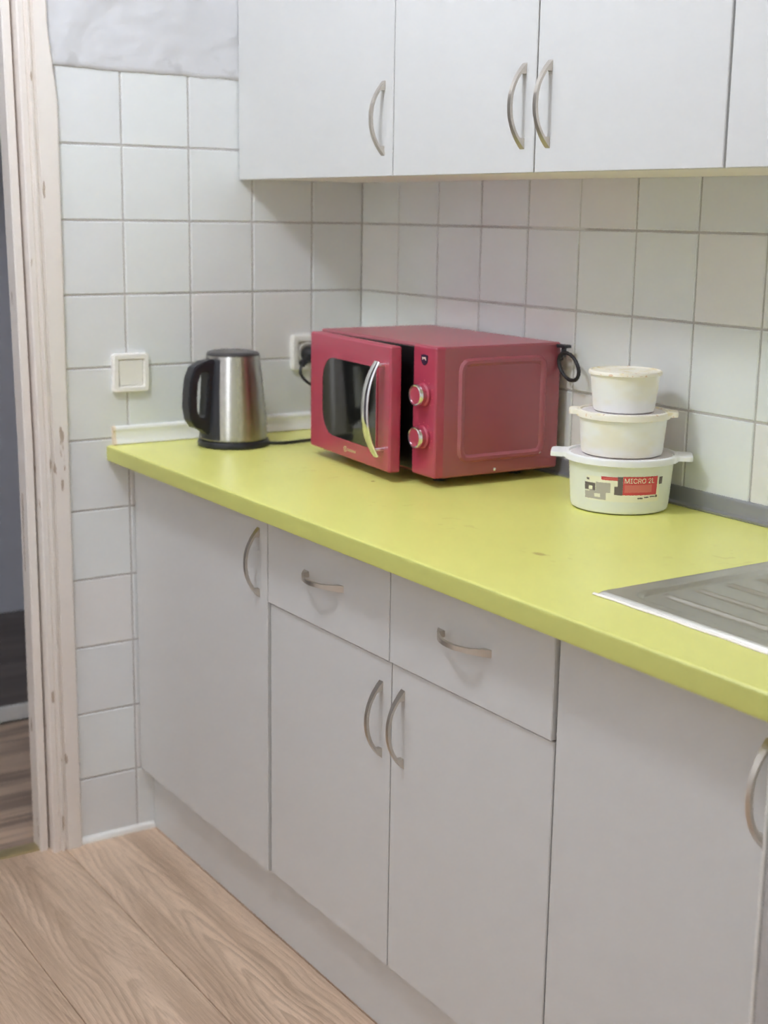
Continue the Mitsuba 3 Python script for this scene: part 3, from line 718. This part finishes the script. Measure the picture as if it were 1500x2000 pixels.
G = 'stacked food containers'
SC = 0.9915
tub('food_container', 'large round white food container with a red label, at the bottom of the stack', ZT + 0.0006, 0.085 * SC, 0.0905 * SC, 0.9790, 'tub_green_white')
lid('food_container', 0.9805, 0.9925, 0.0985, 'lid_white', 0.0225, 0.058, 'lid_frosted', 0.0035, 0.008)
tub('food_container_001', 'medium round food container with a stained two-handled lid, in the middle of the stack', 0.9928 - 0.0030, 0.0702, 0.0748, 1.0545, 'tub_white')
lid('food_container_001', 1.0535, 1.0660, 0.0802, 'lid_stained', 0.0125, 0.040, 'lid_frosted', 0.0030, 0.006)
tub('food_container_002', 'small round food container with a stained flat lid, on top of the stack', 1.0632 + 0.0002, 0.0528, 0.0592, 1.1285, 'tub_white')
lid('food_container_002', 1.1270, 1.1345, 0.0628, 'lid_stained', 0.0, 0.0, None, 0.0022, 0.004)
# printed label on the large container, wrapped on its side. photograph-like units: u to the right of the centre, v up
def wrap(g, lift):
    v = np.array(g.vertices)
    z = v[:, 1]; r = np.interp(z, [ZT + .0086, 0.979], [0.085 * SC, 0.0905 * SC]) + lift + v[:, 2]
    a = va + v[:, 0] / 0.0870
    return trimesh.Trimesh(np.c_[BX + r * np.cos(a), BY + r * np.sin(a), z], g.faces, process=False)
def U(px): return 0.0870 * math.asin(max(-.99, min(.99, (px - 1210.5) / 98.0)))
def Vz(py): return ZT + (1003 - py) * 0.000846
def strip(cx0, cx1, cy0, cy1):
    """crop pixels of the label (8.333 per photo pixel) -> a thin patch"""
    x0, x1 = U(1130 + cx0 / 8.3333), U(1130 + cx1 / 8.3333); z1, z0 = Vz(910 + cy0 / 8.3333), Vz(910 + cy1 / 8.3333)
    n_ = max(2, int((x1 - x0) / 0.004) + 1); X_ = np.linspace(x0, x1, n_)
    V_ = np.array([(x, z, 0) for z in (z0, z1) for x in X_]); F_ = [[j, j + 1, n_ + j + 1] for j in range(n_ - 1)] + [[j, n_ + j + 1, n_ + j] for j in range(n_ - 1)]
    return trimesh.Trimesh(V_, F_, process=False)
L1, L2, L3 = 0.0003, 0.00055, 0.0008
lk = add('food_container__label', wrap(cat(strip(150, 1290, 130, 540)), L1), 'label_cream'); labels[lk] = {'label': 'printed label with red panel reading MICRO'}
for name, m_, lift, pieces in (
        ('red_panel', 'label_red', L2, [(722, 1245, 105, 420), (385, 700, 120, 178)]),
        ('grey_print', 'label_grey', L2, [(130, 460, 395, 520), (300, 530, 225, 395), (200, 300, 375, 395)]),
        ('dark_print', 'label_dark', L3, [(130, 292, 248, 375), (640, 720, 112, 425), (590, 640, 280, 420), (1270, 1318, 125, 250), (960, 1040, 462, 484), (1060, 1130, 450, 470), (1150, 1225, 442, 462), (160, 200, 170, 205), (1232, 1262, 430, 470)]),
        ('pale_print', 'label_pink', L3, [(750, 1165, 245, 372), (420, 660, 142, 156)]),
        ('white_print', 'label_cream', L3 + 0.0002, [(190, 250, 300, 366), (280, 372, 420, 480), (545, 590, 240, 440)])):
    for q_ in pieces: add(lk + '__' + name, wrap(strip(*q_), lift), m_)
tx = meshkit.text_mesh('MICRO 2L', 0.0084, 0.0002, False)
x0, x1 = U(1130 + 745 / 8.3333), U(1130 + 1195 / 8.3333); w_ = tx.bounds[1][0] - tx.bounds[0][0]
tx.vertices[:, 0] = x0 + (tx.vertices[:, 0] - tx.bounds[0][0]) * (x1 - x0) / w_
tx.vertices[:, 1] = tx.vertices[:, 1] + Vz(910 + 217 / 8.3333)
add(lk + '__lettering', wrap(tx, L3), 'label_cream')
